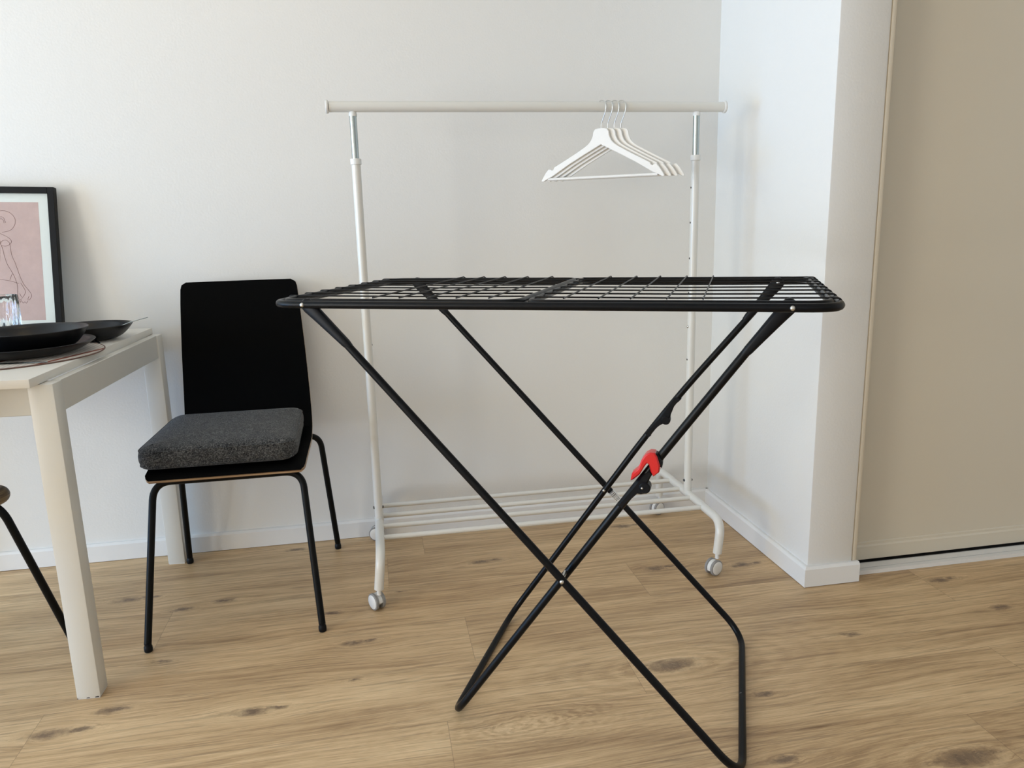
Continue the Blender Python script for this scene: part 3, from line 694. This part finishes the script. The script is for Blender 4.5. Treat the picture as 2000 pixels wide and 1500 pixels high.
def build_cushion():
    root = empty('seat_cushion', (-0.412, 2.118, 0.4345))
    tag(root, 'thick charcoal tweed seat cushion lying on the black dining chair', 'cushion')
    out = round_loop([(-0.196, -0.166, 0), (0.190, -0.166, 0), (0.183, 0.172, 0), (-0.176, 0.172, 0)], [0.040, 0.050, 0.040, 0.040], 8)
    n = len(out); cx, cy = 0.0, 0.0
    def ring(bm, d, z, dz=0.0):
        vs = []
        for i in range(n):
            a = (out[i] - out[i-1]); b = (out[(i+1) % n] - out[i]); tt = (a.normalized() + b.normalized()); tt = tt.normalized() if tt.length > 1e-6 else Vector((1, 0, 0))
            nn = Vector((-tt.y, tt.x, 0)); p = out[i] + nn*d
            vs.append(bm.verts.new((p.x, p.y, z + 0.010*(p.y + 0.166)/0.34)))
        return vs
    bm = bmesh.new(); T = 0.058
    lay = [(0.030, 0.000), (0.012, 0.001), (0.004, 0.005), (0.000, 0.011), (-0.003, 0.024), (-0.003, 0.036), (0.000, T - 0.010), (0.002, T - 0.0075), (0.007, T - 0.003), (0.016, T), (0.035, T + 0.003)]
    rings = [ring(bm, d, z) for d, z in lay]
    for i in range(len(rings) - 1):
        for k in range(n): bm.faces.new((rings[i][k], rings[i][(k+1) % n], rings[i+1][(k+1) % n], rings[i+1][k]))
    for rg, zc, in ((rings[0], 0.0), (rings[-1], T + 0.009)):
        prev = rg
        cen = sum((v.co for v in rg), Vector()) / n
        for s in (0.72, 0.42, 0.15):
            nr = [bm.verts.new(cen + (v.co - cen)*s + Vector((0, 0, (0.0035*(1 - s*s)) if rg is rings[-1] else 0))) for v in rg]
            for k in range(n): bm.faces.new((prev[k], prev[(k+1) % n], nr[(k+1) % n], nr[k]))
            prev = nr
        bm.faces.new(prev)
    finish('cushion_body', bm, M_FAB, root, angle=80)
    bm = bmesh.new()
    for z in (T - 0.0088, 0.0105):
        rg = ring(bm, -0.0003, z); pts = [v.co.copy() for v in rg]
        for v in rg: bm.verts.remove(v)
        tube(bm, pts, 0.0014, closed=True, n=6)
    finish('seam', bm, M_FAB, root)
build_cushion()

# ------------------------------------------------------------------ dining table and what stands on it
def build_table():
    root = empty('dining_table', (-0.659, 1.674, 0), -0.0372)
    tag(root, 'white painted wooden dining table with square legs, set with black plates at the left edge', 'table')
    LG = 0.72
    bm = bmesh.new(); box(bm, (-LG + 0.025, -0.040, 0.7225), (-0.025, 0.742, 0.7405)); bevel(bm, 0.0012, 2); finish('tabletop', bm, M_TTOP, root)
    for (x0, y0) in ((-0.05, 0), (-0.05, 0.70), (-LG, 0), (-LG, 0.70)):
        bm = bmesh.new(); box(bm, (x0, y0, 0.0025), (x0 + 0.05, y0 + 0.045, 0.7215)); bevel(bm, 0.0022, 2); lg = finish('leg', bm, M_TABLE, root)
        bm = bmesh.new(); box(bm, (x0 + 0.002, y0 + 0.002, 0.0), (x0 + 0.048, y0 + 0.043, 0.003)); finish('foot_pad', bm, M_CAP, lg, smooth=False)
    # chipped paint at the foot of the near leg
    bm = bmesh.new()
    for (a, b, h) in ((-0.0496, -0.047, 0.0040), (-0.030, -0.0225, 0.0036), (-0.012, -0.0030, 0.0048)):
        prism(bm, [(a, 0.0026), (b, 0.0026), (b - 0.0012, 0.0026 + h*0.6), (a + 0.0014, 0.0026 + h*0.45)], lambda p, q, t: Vector((p, t, q)), -0.0003, 0.0006)
    finish('chipped_paint', bm, M_KNOB, root, smooth=False)
    for (a, b) in (((-0.024, 0.05, 0.655), (-0.004, 0.70, 0.7215)), ((-LG + 0.004, 0.05, 0.655), (-LG + 0.024, 0.70, 0.7215)),
                   ((-LG + 0.05, 0.012, 0.655), (-0.05, 0.032, 0.7215)), ((-LG + 0.05, 0.718, 0.655), (-0.05, 0.738, 0.7215))):
        bm = bmesh.new(); box(bm, a, b); bevel(bm, 0.001, 1); finish('apron', bm, M_TABLE, root)
build_table()
ZT = 0.7405

def disc_thing(name, loc, prof, m, label, cat, n=72, group=None):
    bm = bmesh.new(); lathe(bm, prof, (0, 0, 0), 'Z', n); o = finish(name, bm, m, angle=60); o.location = loc
    return tag(o, label, cat, group)
# round woven placemat
pm = disc_thing('placemat', (-0.870, 1.968, ZT + 0.0002), [(0.0, 0), (0.211, 0), (0.2135, 0.001), (0.2125, 0.0024), (0.0, 0.0024)], M_PMAT, 'round beige and rust striped placemat on the white table', 'placemat')
bm = bmesh.new(); tube(bm, [(0.2125*cos(2*pi*k/72), 0.2125*sin(2*pi*k/72), 0.0016) for k in range(72)], 0.0016, closed=True, n=8)
finish('edging', bm, mat('placemat_edging', (0.16, 0.09, 0.07), 0.8), pm)
ZM = ZT + 0.0030
def bowl_prof(R, H, foot, th=0.004):
    o = [(0.0, 0.0), (foot, 0.0), (foot + 0.002, 0.001)]
    for k in range(1, 11):
        s = k/10; o.append((foot + (R - foot)*(s**0.62), 0.001 + (H - 0.001)*(s**1.25)))
    o += [(R - 0.0008, H + 0.0012), (R - th*0.8, H)]
    for k in range(9, -1, -1):
        s = k/10; o.append((max(foot + (R - foot)*(s**0.62) - th, 0.001), 0.001 + (H - 0.001)*(s**1.25) + th*0.75))
    o.append((0.0, th + 0.0005)); return o
disc_thing('dinner_plate', (-0.825, 1.975, ZM), bowl_prof(0.151, 0.0265, 0.085), M_BOWL, 'flat matte black dinner plate on the placemat, under the deep black bowl', 'plate')
disc_thing('serving_bowl', (-0.807, 1.968, ZM + 0.0075), bowl_prof(0.1245, 0.0515, 0.066), M_BOWL, 'wide matte black bowl stacked on the black plate, nearest the camera', 'bowl')
disc_thing('serving_bowl', (-0.755, 2.212, ZT + 0.0003), bowl_prof(0.1035, 0.0385, 0.050), M_BOWL, 'smaller matte black bowl at the far corner of the table by the wall', 'bowl')

def build_cutlery(name, path, width, label):
    """flat tapering metal strip along a path"""
    bm = bmesh.new(); P = [Vector(p) for p in path]; m = len(P); rings = []
    for i, p in enumerate(P):
        d = (P[min(i+1, m-1)] - P[max(i-1, 0)]).normalized(); s = d.cross(Vector((0, 0, 1))).normalized(); up = s.cross(d); w = width[i]/2; h = 0.0011
        rings.append([bm.verts.new(p + s*a*w + up*b*h) for a, b in ((1, 0), (0.7, 1), (-0.7, 1), (-1, 0), (-0.7, -1), (0.7, -1))])
    for i in range(m - 1):
        for k in range(6): bm.faces.new((rings[i][k], rings[i][(k+1) % 6], rings[i+1][(k+1) % 6], rings[i+1][k]))
    bm.faces.new(rings[0][::-1]); bm.faces.new(rings[-1])
    return tag(finish(name, bm, M_CHROME), label, 'cutlery')
zc = ZM + 0.0012
build_cutlery('table_knife', [(-0.960, 1.842, zc), (-0.90, 1.838, zc), (-0.81, 1.832, zc), (-0.727, 1.826, zc), (-0.722, 1.8255, zc)], [0.004, 0.018, 0.009, 0.010, 0.005], 'polished steel knife on the front of the placemat before the black plate')
build_cutlery('table_fork', [(-0.735, 2.170, zc - 0.0025), (-0.715, 2.135, zc - 0.0025), (-0.704, 2.115, zc - 0.0025)], [0.007, 0.005, 0.004], 'small steel fork tip poking out behind the black plate')
build_cutlery('dessert_spoon', [(-0.735, 2.200, 0.7520), (-0.700, 2.2035, 0.7660), (-0.652, 2.2075, 0.7835), (-0.628, 2.210, 0.7895), (-0.608, 2.212, 0.7940)], [0.022, 0.006, 0.004, 0.005, 0.003], 'thin steel spoon leaning out over the rim of the smaller black bowl')

# fluted tumbler
def tumbler(loc, label):
    def rm(r, h, a):
        k = 0.0 if h < 0.012 or h > 0.085 else min(1, (h - 0.012)/0.01, (0.085 - h)/0.01)
        return r*(1 + 0.022*k*cos(18*a)) if r > 0.037 else r
    prof = [(0.0, 0.0), (0.036, 0.0), (0.0385, 0.003), (0.0392, 0.02), (0.0400, 0.06), (0.0410, 0.10), (0.0415, 0.1295), (0.0408, 0.1305), (0.0400, 0.1295), (0.0392, 0.10), (0.0375, 0.06), (0.0365, 0.022), (0.0350, 0.0125), (0.0, 0.0115)]
    bm = bmesh.new(); lathe(bm, prof, (0, 0, 0), 'Z', 108, rmod=lambda r, h, a: (r*(1 + (0.045*cos(16*a) if 0.012 < h < 0.105 else 0)) if r >= 0.0385 and h <= 0.11 else r))
    o = finish('drinking_glass', bm, M_GLASS, angle=60); o.location = loc; return tag(o, label, 'glass')
tumbler((-0.947, 2.165, ZT + 0.0003), 'clear fluted drinking glass on the table in front of the framed print')

# framed line-art print leaning on the wall
def build_frame():
    root = empty('framed_print', (-0.8835, 2.3845, ZT + 0.0012))
    lean = -math.atan2(0.052, 0.403)
    root.rotation_euler = (lean, radians(1.6), 0)
    tag(root, 'black framed pink line-drawing print leaning on the wall at the table back', 'picture')
    Wd, Hh, B = 0.325, 0.4115, 0.0175
    bm = bmesh.new()
    for (a, b) in (((-Wd, -0.018, 0), (-Wd + B, 0.004, Hh)), ((-B, -0.018, 0), (0, 0.004, Hh)), ((-Wd + B, -0.018, 0), (-B, 0.004, B)), ((-Wd + B, -0.018, Hh - B), (-B, 0.004, Hh))):
        box(bm, a, b)
    bevel(bm, 0.0008, 1); finish('frame', bm, M_FRAME, root)
    bm = bmesh.new(); box(bm, (-Wd + B, -0.008, B), (-B, 0.002, Hh - B)); finish('mount', bm, M_MAT, root, smooth=False)
    u0, u1, w0, w1 = -Wd + 0.0455, -0.0455, 0.0375, 0.3700
    bm = bmesh.new(); box(bm, (u0, -0.0083, w0), (u1, -0.0079, w1)); finish('pink_print', bm, M_PRINT, root, smooth=False)
    ST = [[(-0.1459,.3446),(-0.13,.3456),(-0.1172,.341),(-0.1076,.3308),(-0.1039,.3192),(-0.1073,.305),(-0.1163,.2937),(-0.1274,.2883),(-0.1409,.2858)],
      [(-0.1477,.326),(-0.1395,.3287),(-0.1332,.3257),(-0.1312,.3185),(-0.1291,.3127)], [(-0.1454,.3217),(-0.14,.3236),(-0.135,.32),(-0.1332,.3114)],
      [(-0.1487,.3146),(-0.1461,.3089),(-0.1459,.3031),(-0.149,.2975)],
      [(-0.1516,.2847),(-0.1389,.2786),(-0.1264,.271),(-0.1193,.2622),(-0.1213,.2551),(-0.1284,.2495),(-0.1366,.2469),(-0.1457,.2492),(-0.1478,.2544),(-0.1432,.2615),(-0.1337,.2641),(-0.1263,.2581),(-0.1243,.2508),(-0.1233,.2335),(-0.1209,.2161),(-0.1157,.2015),(-0.1109,.1811),(-0.1061,.1606),(-0.0987,.14),(-0.0893,.125),(-0.0824,.1131),(-0.0826,.1043),(-0.088,.0958),(-0.0919,.0974),(-0.0884,.106)],
      [(-0.1457,.2492),(-0.1431,.2342),(-0.1408,.2168),(-0.1361,.1964),(-0.1295,.1818),(-0.1229,.167),(-0.1178,.1494),(-0.1157,.1348),(-0.1166,.1203),(-0.1168,.1029),(-0.1121,.0968),(-0.1064,.0995)],
      [(-0.1149,.0955),(-0.1129,.0881),(-0.1097,.0938),(-0.105,.0863),(-0.1006,.0905),(-0.097,.086),(-0.0923,.0931)],
      [(-0.1118,.1143),(-0.1062,.1024),(-0.0979,.1137),(-0.0964,.121),(-0.1019,.1343),(-0.1064,.1432)],
      [(-0.1505,.2545),(-0.1516,.2344),(-0.1538,.2115),(-0.1575,.1885),(-0.162,.1743)], [(-0.1638,.1556),(-0.1482,.1526),(-0.1325,.1494),(-0.1105,.1419)],
      [(-0.1258,.17),(-0.1335,.1529)], [(-0.1529,.2704),(-0.1486,.2602),(-0.1498,.2531)],
      # the part beyond the left edge of the photograph
      [(-0.1459,.3446),(-0.165,.341),(-0.183,.329),(-0.190,.312),(-0.186,.296),(-0.172,.285),(-0.160,.281),(-0.1516,.2847)], [(-0.172,.322),(-0.165,.325),(-0.159,.321)], [(-0.163,.300),(-0.156,.298),(-0.151,.301)],
      [(-0.178,.285),(-0.190,.272),(-0.208,.262),(-0.214,.248),(-0.211,.22),(-0.216,.19),(-0.224,.155),(-0.236,.12),(-0.246,.085)], [(-0.162,.1743),(-0.176,.150),(-0.190,.112),(-0.196,.070)]]
    bm = bmesh.new()
    for st in ST:
        pts = [Vector((u + 0.0055 - 0.028*w, -0.0085, w)) for u, w in st]
        sm = []
        for i in range(len(pts) - 1):
            p0 = pts[max(i-1, 0)]; p1 = pts[i]; p2 = pts[i+1]; p3 = pts[min(i+2, len(pts)-1)]
            for k in range(4):
                s = k/4; sm.append(0.5*((2*p1) + (p2 - p0)*s + (2*p0 - 5*p1 + 4*p2 - p3)*s*s + (3*p1 - p0 - 3*p2 + p3)*s**3))
        sm.append(pts[-1]); tube(bm, sm, 0.00040, n=5)
    finish('line_drawing', bm, M_LINE, root)
    bm = bmesh.new(); box(bm, (-Wd + B - 0.002, -0.0125, B - 0.002), (-B + 0.002, -0.0110, Hh - B + 0.002)); finish('glazing', bm, M_GLAZE, root, smooth=False)
build_frame()
